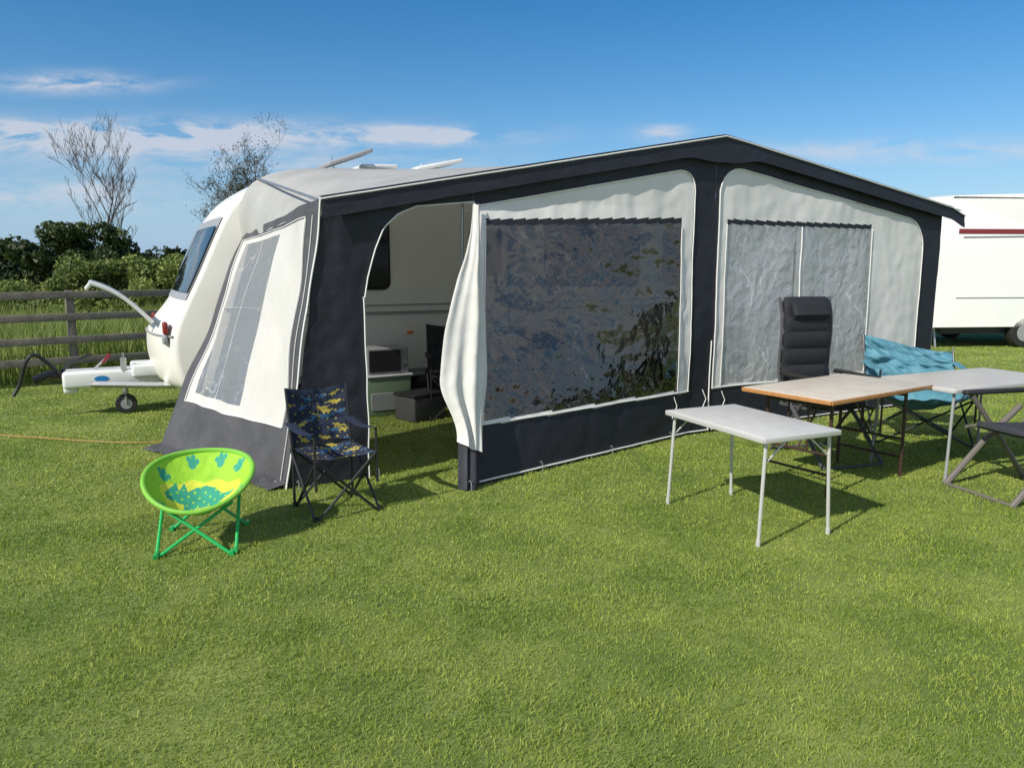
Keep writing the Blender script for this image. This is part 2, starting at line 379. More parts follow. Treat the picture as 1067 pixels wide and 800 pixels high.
for a in(-3.66,-.12,3.3): one('frame_pole',steel,AW,([(a,.05,0),(a,.05,zr(a)-.03)],.014))
one('frame_pole',steel,AW,([(-3.66,.06,zr(-3.66)-.04),(0,.06,zr(0)-.06),(3.3,.06,zr(3.3)-.04)],.013))
for a in(-3.66,-.1,3.3): one('roof_rail',steel,AW,([(a,.06,zr(a)-.05),(a,2.84,2.5)],.012))
one('frame_pole',steel,AW,([(-2.62,.12,0),(-2.6,.1,2.15)],.012))
one('brace',steel,AW,([(-3.66,.05,1.98),(-2.9,.8,2.22)],.008))
for a,b in((-3.4,-.03),(-4.02,-.1),(-2.93,-.68),(-2.2,-.45),(-1.4,-.28),(-.6,-.1),(.4,-.08),(1.4,-.08),(2.4,-.08)):
    one('peg',steel,AW,([(a,b,.07),(a+.005,b-.012,.085),(a+.01,b-.02,.07),(a+.01,b-.03,-.02)],.004))
# ---------------------------------------------------------------- CARAVAN bodies
def bodymesh(prof,y0,W,bulge=.28,crown=.06,af=-3.4,n=5):
    P=catmull(prof,n); N=len(P)
    nr=[]
    for i in range(N):
        a=P[max(i-1,0)];b=P[min(i+1,N-1)]; dx,dz=b[0]-a[0],b[1]-a[1]; L=math.hypot(dx,dz) or 1; nr.append((dz/L,-dx/L))
    ws=[(0,.045),(.008,.022),(.025,.006),(.05,0)]+[(W*k/14,0) for k in range(1,14)]+[(W-.05,0),(W-.025,.006),(W-.008,.022),(W,.045)]
    def S(i,y,ins=0):
        a,z=P[i]; w=y/W; q=1-abs(2*w-1)**2.4
        bl=bulge*(.22+.78*sm((1.35-z)/.5))
        return (a-bl*q*sm((af-a)/.5)+nr[i][0]*ins,y0+y,z+crown*q*sm((z-2.3)/.3)+nr[i][1]*ins)
    vs=[];fs=[]
    for y,ins in ws:
        for i in range(N): vs.append(S(i,y,ins))
    for j in range(len(ws)-1):
        for i in range(N):
            k=(i+1)%N; fs.append((j*N+i,(j+1)*N+i,(j+1)*N+k,j*N+k))
    fs.append(tuple(range(N))); fs.append(tuple(range((len(ws)-1)*N,len(ws)*N))[::-1])
    return vs,fs,S,P,nr
CV=thing('caravan','cream touring caravan with open roof hatches and drawbar, behind the awning','caravan',(PX,PY,0),ROT)
prof=[(-4.38,.32),(-4.48,.42),(-4.54,.68),(-4.52,.95),(-4.42,1.2),(-4.25,1.55),(-4.09,1.9),(-3.96,2.15),(-3.76,2.37),(-3.42,2.52),(-2.95,2.60),(-1,2.66),(1.5,2.64),(2.8,2.56),(3.15,2.4),(3.28,2.0),(3.34,1.2),(3.33,.5),(3.26,.32)]
vs,fs,S,P,nr=bodymesh(prof,2.87,2.1,bulge=.20)
q=MB(); q.add(vs,fs); q.obj('body',body,CV)
def patch(zlo,zhi,y0,y1,o,mi,q,nyy=16):
    idx=[i for i in range(len(P)) if zlo<=P[i][1]<=zhi and P[i][0]<-3.3]
    def f(s,t):
        u=t*(len(idx)-1); i=idx[int(min(u,len(idx)-1))]; j=idx[min(int(u)+1,len(idx)-1)]; k=u-int(u)
        y=y0+(y1-y0)*s; a=Vector(S(i,y)); b=Vector(S(j,y)); p=a.lerp(b,k)
        return p+Vector((-abs(nr[i][0]),0,.3))*o
    q.grid(nyy,12,f,mi)
q=MB(); patch(1.26,2.12,.05,2.05,.012,0,q); q.obj('window_frame',plastg,CV)
q=MB(); patch(1.32,2.05,.08,2.02,.03,0,q); q.obj('front_window',glassd,CV,label='dark tinted front window')
q=MB(); q.tube([Vector(S(14,y))+Vector((-.01,0,0)) for y in A(.03,2.07,16)],.012); q.obj('trim',plastg,CV)
for y in(.14,1.96):
    q=MB(); q.box((S(12,y)[0]-.01,2.87+y,.98),(.05,.13,.13),0,bev=.02); q.box((S(12,y)[0]-.02,2.87+y,.86),(.05,.13,.08),1,bev=.015); q.obj('light_cluster',[redl,plastg],CV)
q=MB(); q.grid(8,12,lambda s,t:(-4.70-.55*t,3.35+1.1*s,1.0+.42*t+.07*math.sin(math.pi*t)))
q.grid(8,12,lambda s,t:(-4.70-.55*t,3.35+1.1*s,1.035+.42*t+.07*math.sin(math.pi*t)))
q.tube([(-4.70-.55*t,3.35,1.018+.42*t+.07*math.sin(math.pi*t)) for t in A(0,1,12)],.022)
q.tube([(-5.25,3.35,1.43),(-5.25,4.45,1.43)],.025); q.tube([(-5.25,3.35,1.43),(-5.29,3.4,1.38)],.02)
q.obj('locker_lid',plastw,CV,label='front gas locker lid propped open')
Y=2.868
for a0,a1,z1 in((-3.35,-2.24,2.14),(-.2,1.3,2.14),(1.7,2.8,2.14)):
    q=MB(); q.rpanel(a0,a1,1.34,z1,Y,.014,.09); q.obj('window_frame',rubber,CV)
    q=MB(); q.rpanel(a0+.03,a1-.03,1.37,z1-.03,Y-.014,.02,.08); q.obj('window',glassd,CV)
q=MB(); q.rpanel(-1.35,-.72,.42,2.25,Y,.014,.07); dr=q.obj('door',body,CV)
q=MB(); q.rpanel(-1.25,-.82,1.5,2.05,Y-.016,.014,.05,0); q.obj('door_window',glassd,CV)
q=MB(); q.box((-.8,Y-.03,1.2),(.05,.03,.12),0,bev=.008); q.obj('door_handle',rubber,CV)
for zz,dd in((1.08,(7.2,.018,.03)),(1.17,(7.3,.014,.012)),(.40,(7.3,.02,.04))):
    q=MB(); q.box((-.4,Y-.004,zz),dd,0); q.obj('side_trim',plastg,CV)
q=MB(); q.box((-2.02,Y-.012,.85),(.07,.025,.03),0,bev=.006); q.obj('marker_light',orange,CV)
q=MB(); q.box((-.5,3.9,.28),(7.2,1.9,.14),0); q.obj('chassis',blackm,CV)
for y in(2.98,4.83):
    q=MB(); q.disc((-.2,y,.31),.31,.18,'y',0,32); q.disc((-.2,y,.31),.19,.19,'y',1,24); q.obj('wheel',[rubber,plastw],CV)
def hatch(a,y,w,d,ang,h,mm):
    q=MB(); q.box((a,y,2.72),(w,d,.05),0,bev=.012)
    r=Matrix.Rotation(ang,3,'Y'); q.box((a,y,2.78+h),(w*1.05,d*1.05,.05),0,rot=r,bev=.02)
    q.tube([(a-w*.35,y-d*.4,2.74),(a-w*.4,y-d*.4,2.78+h+.0)],.007); q.obj('roof_hatch',mm,CV)
hatch(-2.45,3.8,.55,.5,-.35,.10,plastg); hatch(-1.95,4.2,.45,.45,-.05,.07,plastw); hatch(-1.35,3.7,.6,.5,-.22,.07,plastw)
q=MB()
for y in(3.15,4.75): q.tube([(-3.9,y,.33),(-4.7,y+(3.95-y)*.45,.33),(-5.55,3.95+(y-3.95)*.06,.35)],.035,4)
q.obj('drawbar',steel,CV)
q=MB(); q.box((-5.1,3.95,.40),(.98,.36,.18),0,bev=.035); q.box((-4.75,3.95,.47),(.35,.5,.14),0,bev=.03); q.box((-5.52,3.95,.36),(.14,.22,.22),0,bev=.03)
q.obj('drawbar_cover',plastw,CV)
q=MB(); n_=24; q.add([(-5.22+.07*math.cos(2*math.pi*i/n_),3.766,.405+.032*math.sin(2*math.pi*i/n_)) for i in range(n_)],[tuple(range(n_))]); q.obj('emblem',bluem,CV)
q=MB(); q.tube([(-5.5,3.95,.43),(-5.72,3.95,.46),(-5.85,3.95,.40)],[.05,.045,.05]); q.tube([(-5.62,3.93,.46),(-5.5,3.93,.58),(-5.3,3.95,.66)],.018); q.tube(catmull([(-5.6,3.9,.46),(-5.8,3.85,.68),(-5.9,3.85,.62),(-5.98,3.9,.38),(-6.05,3.9,.26)],6),.02); q.obj('coupling_head',blackm,CV)
q=MB(); q.tube([(-5.3,3.93,.48),(-5.15,3.93,.62)],.012); q.tube([(-5.2,3.93,.56),(-5.12,3.93,.65)],.018,mi=1); q.obj('brake_lever',[steel,redl],CV)
q=MB(); q.tube([(-5.0,3.8,.16),(-5.0,3.8,.62)],.03); q.tube([(-5.0,3.76,.2),(-5.0,3.76,.11)],.014); q.tube([(-5.0,3.8,.62),(-5.0,3.72,.64),(-5.0,3.70,.68)],.01); q.obj('jockey_post',steel,CV)
q=MB(); q.disc((-5.0,3.8,.11),.11,.08,'y',0,24); q.disc((-5.0,3.8,.11),.06,.085,'y',1,20); q.obj('jockey_wheel',[rubber,plastg],CV)
# second caravan
C2=thing('caravan','white caravan with a maroon stripe parked on the grass','caravan',(8.25,14.9,0),math.radians(6))
prof2=[(-.0,.42),(-.02,1.2),(.0,2.0),(.08,2.7),(.2,2.9),(.5,2.96),(3,3.02),(6.2,3.0),(6.6,2.8),(6.8,2.2),(6.9,1.2),(6.85,.42)]
vs,fs,*_=bodymesh(prof2,0,2.3,bulge=0,crown=.04,af=-99)
q=MB(); q.add(vs,fs); q.obj('body',bodyw,C2)
q=MB(); q.box((3.6,-.004,2.28),(6.4,.012,.09),0); q.obj('stripe',mat('maroon_stripe',(.22,.03,.035),.4),C2)
q=MB(); q.tube([(.5,-.006,2.17),(2.5,-.006,2.2),(6.4,-.006,2.2)],.012); q.obj('trim',plastg,C2)
q=MB(); q.tube([(.45,-.006,1.0),(6.5,-.006,1.0)],.008); q.obj('trim',plastg,C2)
q=MB(); q.box((3.4,1.15,.38),(6.2,2.0,.2)); q.obj('chassis',blackm,C2)
for y in(.10,2.2):
    q=MB(); q.disc((2.0,y,.30),.30,.2,'y',0,32); q.disc((2.0,y,.30),.18,.21,'y',1,24); q.obj('wheel',[rubber,plastg],C2)
q=MB(); q.rpanel(3.2,4.6,1.4,2.1,.0,.02,.08); q.obj('window',glassd,C2)
for a in(.25,6.6): one('corner_steady',steel,C2,([(a,.3,.5),(a,.2,.0)],.02))
# ---------------------------------------------------------------- dinosaur outline for printed fabrics
dino=[(-.5,.05),(-.42,.18),(-.3,.2),(-.2,.12),(-.12,.02),(.0,.1),(.14,.12),(.26,.04),(.42,.0),(.55,.08),(.5,-.04),(.32,-.12),(.27,-.3),(.18,-.3),(.17,-.16),(.0,-.15),(-.02,-.3),(-.11,-.3),(-.13,-.14),(-.24,-.06),(-.34,.06),(-.44,.0)]
dino2=[(-.55,-.02),(-.5,.12),(-.42,.3),(-.36,.16),(-.3,.34),(-.22,.2),(-.1,.3),(.06,.33),(.22,.26),(.36,.1),(.58,.0),(.36,-.06),(.34,-.3),(.2,-.3),(.18,-.14),(-.06,-.14),(-.08,-.3),(-.22,-.3),(-.24,-.1),(-.36,-.12),(-.5,-.12)]
def inpoly(x,y,P):
    c=False;j=len(P)-1
    for i in range(len(P)):
        if (P[i][1]>y)!=(P[j][1]>y) and x<(P[j][0]-P[i][0])*(y-P[i][1])/(P[j][1]-P[i][1])+P[i][0]: c=not c
        j=i
    return c
def dm(x,y,cx,cy,sc,rot=0,flip=1,D=None):
    dx,dy=(x-cx)/sc,(y-cy)/sc; c,s=math.cos(rot),math.sin(rot); dx,dy=(dx*c+dy*s)*flip,-dx*s+dy*c
    return inpoly(dx,dy,D or dino)
def campchair(lab,loc,rz,w,d,hs,ht,fab,frm,cls=None,arm=.2,sag=.05,lean=.1,name='camping_chair',droop=0,wrk=1):
    e=thing(name,lab,'chair',loc,rz)
    r=.0095; X=w/2; Yd=d/2
    segs=[((-X,-Yd,0),(X,-Yd,hs)),((X,-Yd-.02,0),(-X,-Yd-.02,hs)),((-X,Yd,0),(X,Yd,hs)),((X,Yd+.02,0),(-X,Yd+.02,hs)),
          ((-X-.012,-Yd,0),(-X-.012,Yd,hs)),((-X+.012,Yd,0),(-X+.012,-Yd,hs)),((X+.012,-Yd,0),(X+.012,Yd,hs)),((X-.012,Yd,0),(X-.012,-Yd,hs))]
    for a,b in segs:
        q=MB(); q.tube([a,b],r,8); q.tube([a,Vector(a)+Vector((0,0,.03))],r*1.5,8); q.obj('leg',frm,e)
    for sx in(-X,X):
        q=MB(); q.tube([(sx,Yd,0.02),(sx,Yd,hs),(sx*1.02,Yd+lean,ht-droop*.7*(sx>0))],r,8); q.obj('back_post',frm,e)
        q=MB(); q.tube([(sx,-Yd,hs*.5),(sx,-Yd,hs+arm)],r,8); q.obj('arm_post',frm,e)
        q=MB(); q.grid(4,14,lambda s,t:(sx+(s-.5)*.07,-Yd-.02+(d+.04+lean*.3)*t,hs+arm+.015-.03*math.sin(math.pi*t)-.01*abs(s-.5))); q.obj('armrest',fab[0],e)
    q=MB(); q.grid(50,50,lambda s,t:(X*(2*s-1),-Yd+d*t,hs-sag*math.sin(math.pi*s)*math.sin(math.pi*min(1,t*1.0+.05))+wrk*.008*nz(s*6,t*6)),cls=(lambda s,t:cls(s,t)) if cls else None)
    q.obj('seat',fab,e)
    q=MB()
    q.grid(60,70,lambda s,t:(X*1.02*(2*s-1),Yd+lean*(.0+t)+.06*math.sin(math.pi*s)*(1-.5*t)+wrk*(.012*nz(s*5,t*6,3)+.012*nz(s*12+t*7,t*4,8)),hs+.02+(ht-hs-.02)*t-(.03*math.sin(math.pi*s)+droop*sm(s*1.3-.2)+.12*droop*math.sin(s*6))*(t>.3)*(t-.3)*1.43),cls=(lambda s,t:cls(s,t+.37)) if cls else None)
    q.obj('backrest',fab,e)
    return e
dn=mat('dark_printed_cloth',(.012,.02,.045),.8); db=mat('blue_print',(.03,.11,.22),.8); dy=mat('yellow_print',(.4,.32,.05),.8)
rp=random.Random(3); spots=[(rp.random(),rp.random()*1.3,.17+.08*rp.random(),rp.uniform(-.5,.5),rp.choice((-1,1)),rp.choice((1,1,2))) for _ in range(30)]
def cdino(s,t):
    for x,y,sc,ro,fl_,c in spots:
        if abs(s-x)<sc*.7 and abs(t-y)<sc*.5 and dm(s,t,x,y,sc,ro,fl_): return c
    if abs(math.sin(s*23+2)*math.sin(t*19))>.96: return 2
    return 0
campchair("child's dinosaur print camping chair by the awning corner",(-1.18,4.90,0),math.radians(36),.42,.40,.40,.80,[dn,db,dy],blackm,cdino,arm=.16,lean=.07)
tq=mat('dusty_blue_cloth',(.08,.23,.30),.65,var=.12,vscale=5,bump=.6,bscale=12,dist=.03)
campchair('dusty blue canvas camping chair with slumped back behind the tables',(3.80,7.0,0),math.radians(-14),.80,.6,.44,.93,[tq],blackm,arm=.24,sag=.16,lean=.2,droop=.16,wrk=4)
bk=mat('black_cloth',(.02,.02,.024),.8)
campchair('black folding camping chair standing inside the awning',(-.65,8.05,0),math.radians(10),.46,.45,.46,.98,[bk],blackm)
# green moon chair
ME=thing('moon_chair',"child's round green dinosaur print chair with crossed green legs",'chair',(-1.83,4.30,0),math.radians(12))
g0=mat('lime_cloth',(.30,.58,.03),.75,var=.1,vscale=12,bump=.5,bscale=14,dist=.02); g1m=mat('teal_print',(.03,.30,.20),.75,var=.15,vscale=14); g2m=mat('yellow_print_spots',(.58,.62,.05),.75,var=.1,vscale=12,bump=.5,bscale=14,dist=.02); gf=mat('green_enamel',(.02,.42,.10),.35)
RW,RD=.30,.27
def bowl(x,y):
    r2=x*x+y*y
    return (x*RW,y*RD,.37+y*RD*.42-.15*(1-min(1,r2))+.04*x*x+.008*nz(x*3,y*3)*(1-min(1,r2)))
q=MB()
def bf(s,t):
    x,y=2*s-1,2*t-1
    return bowl(x*math.sqrt(1-y*y/2),y*math.sqrt(1-x*x/2))
def bc(s,t):
    x,y=2*s-1,2*t-1; X,Yy=x*math.sqrt(1-y*y/2),y*math.sqrt(1-x*x/2)
    if dm(X,Yy,-.02,.05,1.15,0,1,dino2): 
        return 1 if (math.sin(X*31)*math.sin(Yy*27)<.8) else 0
    for cx,cy in((-.72,.35),(.68,.5),(.78,-.2),(-.6,-.5),(.25,-.72),(-.25,.78),(.3,.78)):
        dx,dy=X-cx,Yy-cy
        if dx*dx+dy*dy<.006 or any((dx-.1*math.cos(a))**2+(dy-.1*math.sin(a))**2<.0018 for a in(.6,1.57,2.5)): return 1
    if (X/.72)**2+((Yy-.02)/.5)**2<1+.12*math.sin(math.atan2(Yy,X)*7): return 2
    return 0
q.grid(120,120,bf,cls=bc); q.obj('seat',[g0,g1m,g2m],ME)
q=MB(); q.tube([tuple(Vector(bowl(math.cos(a),math.sin(a)))) for a in A(0,2*math.pi,48)[:-1]],.014,8,closed=True); q.obj('rim',mat('lime_rim',(.2,.5,.05),.6),ME)
for a,b in (((-.2,-.25,0),(.2,-.14,.27)),((.2,-.27,0),(-.2,-.13,.27)),((-.22,.23,0),(.2,.15,.39)),((.22,.24,0),(-.2,.15,.39)),((-.2,-.25,0.01),(-.21,.16,.39)),((.22,-.25,0.01),(.21,.16,.39))):
    q=MB(); q.tube([a,b],.010,8); q.tube([Vector(a)-Vector((0,.03,-.012)),Vector(a)+Vector((0,.03,.012))],.014,8); q.obj('leg',gf,ME)
def recliner(lab,loc,rz,ht,pm,fm,hs=.48,lean=.28,w=.5,fr=.014,cv=.02):
    e=thing('reclining_chair',lab,'chair',loc,rz)
    bp=[(.24+lean*t+cv*math.sin(t*6),hs-.02+(ht-hs)*t) for t in A(0,1,24)]
    q=MB(); q.pad(bp,w-.03,.075,pinch=4); q.obj('backrest',pm,e)
    q=MB(); q.pad([(bp[19][0]-.04,bp[19][1]),(bp[20][0]-.06,bp[20][1]),(bp[22][0]-.06,bp[22][1]),(bp[23][0]-.04,bp[23][1])],w-.12,.07); q.obj('headrest',pm,e)
    q=MB(); q.pad([(.26-.5*t,hs-.03+.03*t*t) for t in A(0,1,18)],w-.06,.06,pinch=4); q.obj('seat',pm,e)
    for sx in(-w/2,w/2):
        q=MB(); q.tube([(sx,.26,hs-.05)]+[(sx,y+.01,z) for y,z in bp[::4]],.013,8); q.obj('back_frame',fm,e)
        q=MB(); q.tube([(sx*1.04,-.26,hs-.03),(sx*1.04,.26,hs-.05)],.013); q.obj('seat_rail',fm,e)
        q=MB(); q.tube([(sx*1.1,.34,0),(sx*1.1,.1,.3),(sx*1.1,-.22,hs+.2)],fr,8); q.obj('leg',fm,e)
        q=MB(); q.tube([(sx*1.13,-.38,0),(sx*1.13,-.06,.32),(sx*1.13,.24,hs+.1)],fr*1.2,8); q.obj('leg',fm,e)
        q=MB(); q.box((sx*1.1,-.02,hs+.22),(.055,.54,.035),0,bev=.014); q.obj('armrest',rubber,e)
    for y in(-.38,.34):
        q=MB(); q.tube([(-w*.56,y,.012),(w*.56,y,.012)],.013); q.obj('foot_bar',fm,e)
    return e
pad=mat('black_padding',(.014,.015,.02),.7,var=.2,vscale=20,bump=.3,bscale=40)
padg=mat('grey_padding',(.035,.038,.045),.75,var=.2,vscale=20)
recliner('black padded high-back reclining chair beside the wooden table',(2.65,6.3,0),math.radians(16),1.36,pad,plastd,lean=.12,cv=.035)
frg=mat('taupe_frame',(.15,.135,.12),.45)
recliner('dark folding garden chair with thick taupe frame beside the table',(3.66,5.28,0),math.radians(-76),.95,padg,frg,lean=.3,hs=.47,fr=.019)
# ---------------------------------------------------------------- tables
def table(lab,loc,rz,L,W_,h,topm,edgem,legm,style):
    e=thing('folding_table',lab,'table',loc,rz)
    q=MB(); q.box((0,0,h-.012),(L-.012,W_-.012,.024),0,bev=.004); q.obj('tabletop',topm,e)
    q=MB()
    for c,d in(((0,-W_/2,h-.018),(L,.012,.03)),((0,W_/2,h-.018),(L,.012,.03)),((-L/2,0,h-.018),(.012,W_-.013,.03)),((L/2,0,h-.018),(.012,W_-.013,.03))): q.box(c,d,0,bev=.004)
    q.obj('table_edge',edgem,e)
    X=L/2-.05; Yy=W_/2-.04
    if style==0:
        for sx in(-1,1):
            for sy in(-1,1):
                q=MB(); q.tube([(sx*X,sy*Yy,h-.03),(sx*(X+.03),sy*(Yy+.01),.02)],.011,8); q.tube([(sx*(X+.03),sy*(Yy+.01),0),(sx*(X+.03),sy*(Yy+.01),.04)],.014,8); q.obj('leg',legm,e)
                q=MB(); q.tube([(sx*(X),sy*Yy,h-.16),(sx*(X-.16),sy*Yy,h-.03)],.006,6); q.obj('brace',legm,e)
    else:
        for sx in(-1,1):
            for sy in(-1,1):
                q=MB(); q.tube([(sx*(X-.12),sy*Yy*.8,h-.03),(sx*(X-.12),sy*Yy*.8,0)],.013,8); q.obj('leg',legm,e)
            q=MB()
            for z in(.16,.3,h-.08): q.tube([(sx*(X-.12),-Yy*.8,z),(sx*(X-.12),Yy*.8,z)],.010,8)
            q.tube([(sx*(X-.12),-Yy*.25,.3),(sx*(X-.12),-Yy*.25,h-.05)],.008); q.tube([(sx*(X-.12),Yy*.25,.3),(sx*(X-.12),Yy*.25,h-.05)],.008)
            q.tube([(sx*(X-.12),0,.3),(sx*(X-.45),0,h-.03)],.008,8)
            q.obj('crossbar',legm,e)
    return e
table('small white folding camping table with slim metal legs on grass',(1.49,4.70,0),math.radians(24),.58,.94,.65,mat('white_laminate',(.58,.57,.54),.4,var=.08,vscale=8),alu,alu,0)
table('tan folding table with orange wooden edge and brown metal legs',(2.45,5.62,0),math.radians(34),1.28,.74,.72,mat('tan_laminate',(.60,.54,.45),.45,var=.1,vscale=5),mat('orange_wood_edge',(.42,.2,.07),.5,var=.2,vscale=20),mat('brown_enamel',(.05,.025,.02),.4),1)
table('grey-topped folding camping table next to the wooden one',(3.74,6.12,0),math.radians(25),1.4,.72,.71,mat('grey_laminate',(.5,.47,.42),.4,var=.08,vscale=5),alu,plastg,0)
LU=thing('low_unit','low pale green and white camping unit inside the awning','cupboard',(-1.42,8.3,0),ROT)
q=MB(); q.box((0,0,.21),(.50,.38,.42),0,bev=.012); q.obj('carcass',mat('pale_green_plastic',(.18,.25,.16),.5),LU)
q=MB(); q.box((0,0,.435),(.54,.42,.025),0,bev=.006); q.obj('worktop',plastw,LU)
q=MB(); q.rpanel(-.21,.21,.06,.25,-.19,.012,.02); q.obj('door',plastg,LU)
MW=thing('microwave_oven','dark microwave oven with pale frame standing on the low unit','oven',(-1.42,8.3,.448),ROT)
q=MB(); q.box((0,0,.145),(.46,.34,.28),0,bev=.012); q.obj('casing',plastg,MW)
q=MB(); q.rpanel(-.215,.14,.025,.265,-.17,.012,.015); q.obj('door',blackm,MW)
q=MB(); q.disc((.185,-.175,.09),.022,.02,'y',0,16); q.obj('knob',plastd,MW)
q=MB(); q.box((0,0,.13),(.42,.34,.26),0,bev=.02); q.box((0,0,.275),(.44,.36,.03),1,bev=.01); o=q.obj('storage_box',[plastd,blackm]); o.location=(-.98,7.95,0); o.rotation_euler=(0,0,ROT+.3); o['label']='dark lidded storage box on the grass inside the awning'; o['category']='box'
def cupboard(loc,lab,dd,m1):
    e=thing('camping_cupboard',lab,'cupboard',loc,ROT)
    w,d,h=dd
    q=MB(); q.box((0,0,h/2),(w,d,h),0,bev=.01); q.obj('carcass',m1,e)
    for k in(-1,1):
        q=MB(); q.rpanel(k*w/4-w/4+.02,k*w/4+w/4-.02,.08,h-.05,-d/2,.012,.02); q.obj('door',plastd,e)
cupboard((.55,9.0,0),'grey fabric camping cupboard standing inside the awning',(.9,.45,.85),mat('grey_cupboard',(.12,.125,.14),.6))
q=MB(); q.box((0,0,.17),(.55,.35,.34),0,bev=.09); q.tube(catmull([(-.15,0,.33),(-.12,0,.44),(.12,0,.44),(.15,0,.33)],5),.012); o=q.obj('holdall',bk); o.location=(-.85,8.75,0); o['label']='black soft holdall on the grass inside the awning'; o['category']='bag'
q=MB(); q.tube(catmull([(-9,7.6,.02),(-6,7.3,.03),(-4.6,6.95,.03),(-3.6,6.75,.02),(-3.1,6.8,.02)],10),.0035); o=q.obj('power_cable',mat('orange_cable',(.5,.25,.08),.5)); o['label']='thin orange power cable lying across the grass'; o['category']='cable'
# ---------------------------------------------------------------- FENCE
fd=Vector((.77,.64,0)); f0=Vector((-6.8,9.94,0))
FE=thing('wooden_fence','weathered three-rail wooden fence along the field edge','fence',tuple(f0),math.atan2(.64,.77))
for k in range(-3,8):
    q=MB(); q.box((k*1.8+.9,.0,.64),(.1,.1,1.28),0,bev=.01); q.obj('post',wood,FE)
for k in range(-2,4):
    for z in(.32,.60,.92,1.22):
        q=MB(); q.box((k*3.6+.9,-.07,z+.008*nz(k,z*9)),(3.58,.035,.10),0,rot=Matrix.Rotation(.004*nz(k*3,z*5),3,'Y'),bev=.006); q.obj('rail',wood,FE)
# ---------------------------------------------------------------- GRASS
def blades(name,xs,ys,hs,ws,mat_,lean=.5,z0=0.,zs=None):
    n=len(xs); an=rng.uniform(0,2*np.pi,n); la=rng.uniform(0,2*np.pi,n); le=rng.uniform(.05,1,n)*lean*hs
    dx,dy=np.cos(an)*ws/2,np.sin(an)*ws/2; lx,ly=np.cos(la)*le,np.sin(la)*le
    base=np.zeros(n)+z0 if zs is None else zs
    V=np.empty((n,5,3))
    V[:,0]=np.stack([xs-dx,ys-dy,base],1); V[:,1]=np.stack([xs+dx,ys+dy,base],1)
    V[:,2]=np.stack([xs+dx*.8+lx*.35,ys+dy*.8+ly*.35,base+hs*.6],1); V[:,3]=np.stack([xs-dx*.8+lx*.35,ys-dy*.8+ly*.35,base+hs*.6],1)
    V[:,4]=np.stack([xs+lx,ys+ly,base+hs],1)
    me=bpy.data.meshes.new(name); me.vertices.add(n*5); me.vertices.foreach_set('co',V.astype(np.float32).ravel())
    b=(np.arange(n)*5)[:,None]; L=(b+np.array([0,1,2,3,3,2,4])[None]).ravel().astype(np.int32)
    me.loops.add(n*7); me.loops.foreach_set('vertex_index',L)
    me.polygons.add(n*2); st=(np.arange(n)*7)[:,None]+np.array([0,4])[None]; me.polygons.foreach_set('loop_start',st.ravel().astype(np.int32))
    try: me.polygons.foreach_set('loop_total',np.tile([4,3],n).astype(np.int32))
    except Exception: pass
    me.update(calc_edges=True)
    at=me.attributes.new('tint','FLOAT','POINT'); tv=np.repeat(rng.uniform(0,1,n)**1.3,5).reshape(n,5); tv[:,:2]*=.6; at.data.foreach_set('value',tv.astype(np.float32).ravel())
    me.materials.append(mat_); o=bpy.data.objects.new(name,me); COL.objects.link(o); o['kind']='stuff'; return o
X=[];Yv=[];Hh=[];Wd=[]
for y0,y1,den,wd in((1.7,3.4,16000,.0028),(3.4,5,10000,.0038),(5,7,5200,.0056),(7,10,2400,.008),(10,16,1000,.012),(16,28,280,.02)):
    wid=.74*y1+.5; n=int(den*(y1-y0)*2*wid); x=rng.uniform(-wid,wid,n); y=rng.uniform(y0,y1,n)
    k=np.abs(x)<.74*y+.5; x=x[k];y=y[k]
    X.append(x);Yv.append(y); Wd.append(np.full(len(x),wd)*rng.uniform(.7,1.3,len(x)))
    pn=np.array([.7*noise.noise(Vector((a*2.2,b*2.2,0)))+.9*noise.noise(Vector((a*13,b*13,4))) for a,b in zip(x,y)])
    h=rng.uniform(.007,.020,len(x))*(1+.6*np.clip(pn,-.7,1)); Hh.append(h)
X=np.concatenate(X);Yv=np.concatenate(Yv);Hh=np.concatenate(Hh);Wd=np.concatenate(Wd)
blades('grass',X,Yv,Hh,Wd,grassm,lean=1.3)
n=70000; t=rng.uniform(-7,16,n); dpt=rng.uniform(.1,7,n)**1.0
tx=f0.x+fd.x*t-fd.y*dpt; ty=f0.y+fd.y*t+fd.x*dpt
blades('tall_grass',tx,ty,rng.uniform(.3,.85,n)*(1+.2*np.sin(tx*1.7)*np.sin(ty*1.3)),np.full(n,.014),tallm,lean=.5)
me=bpy.data.meshes.new('ground'); S_=900; me.from_pydata([(-S_,-S_,0),(S_,-S_,0),(S_,S_,0),(-S_,S_,0)],[],[(0,1,2,3)]); me.materials.append(groundm); o=bpy.data.objects.new('ground',me); COL.objects.link(o); o['kind']='structure'
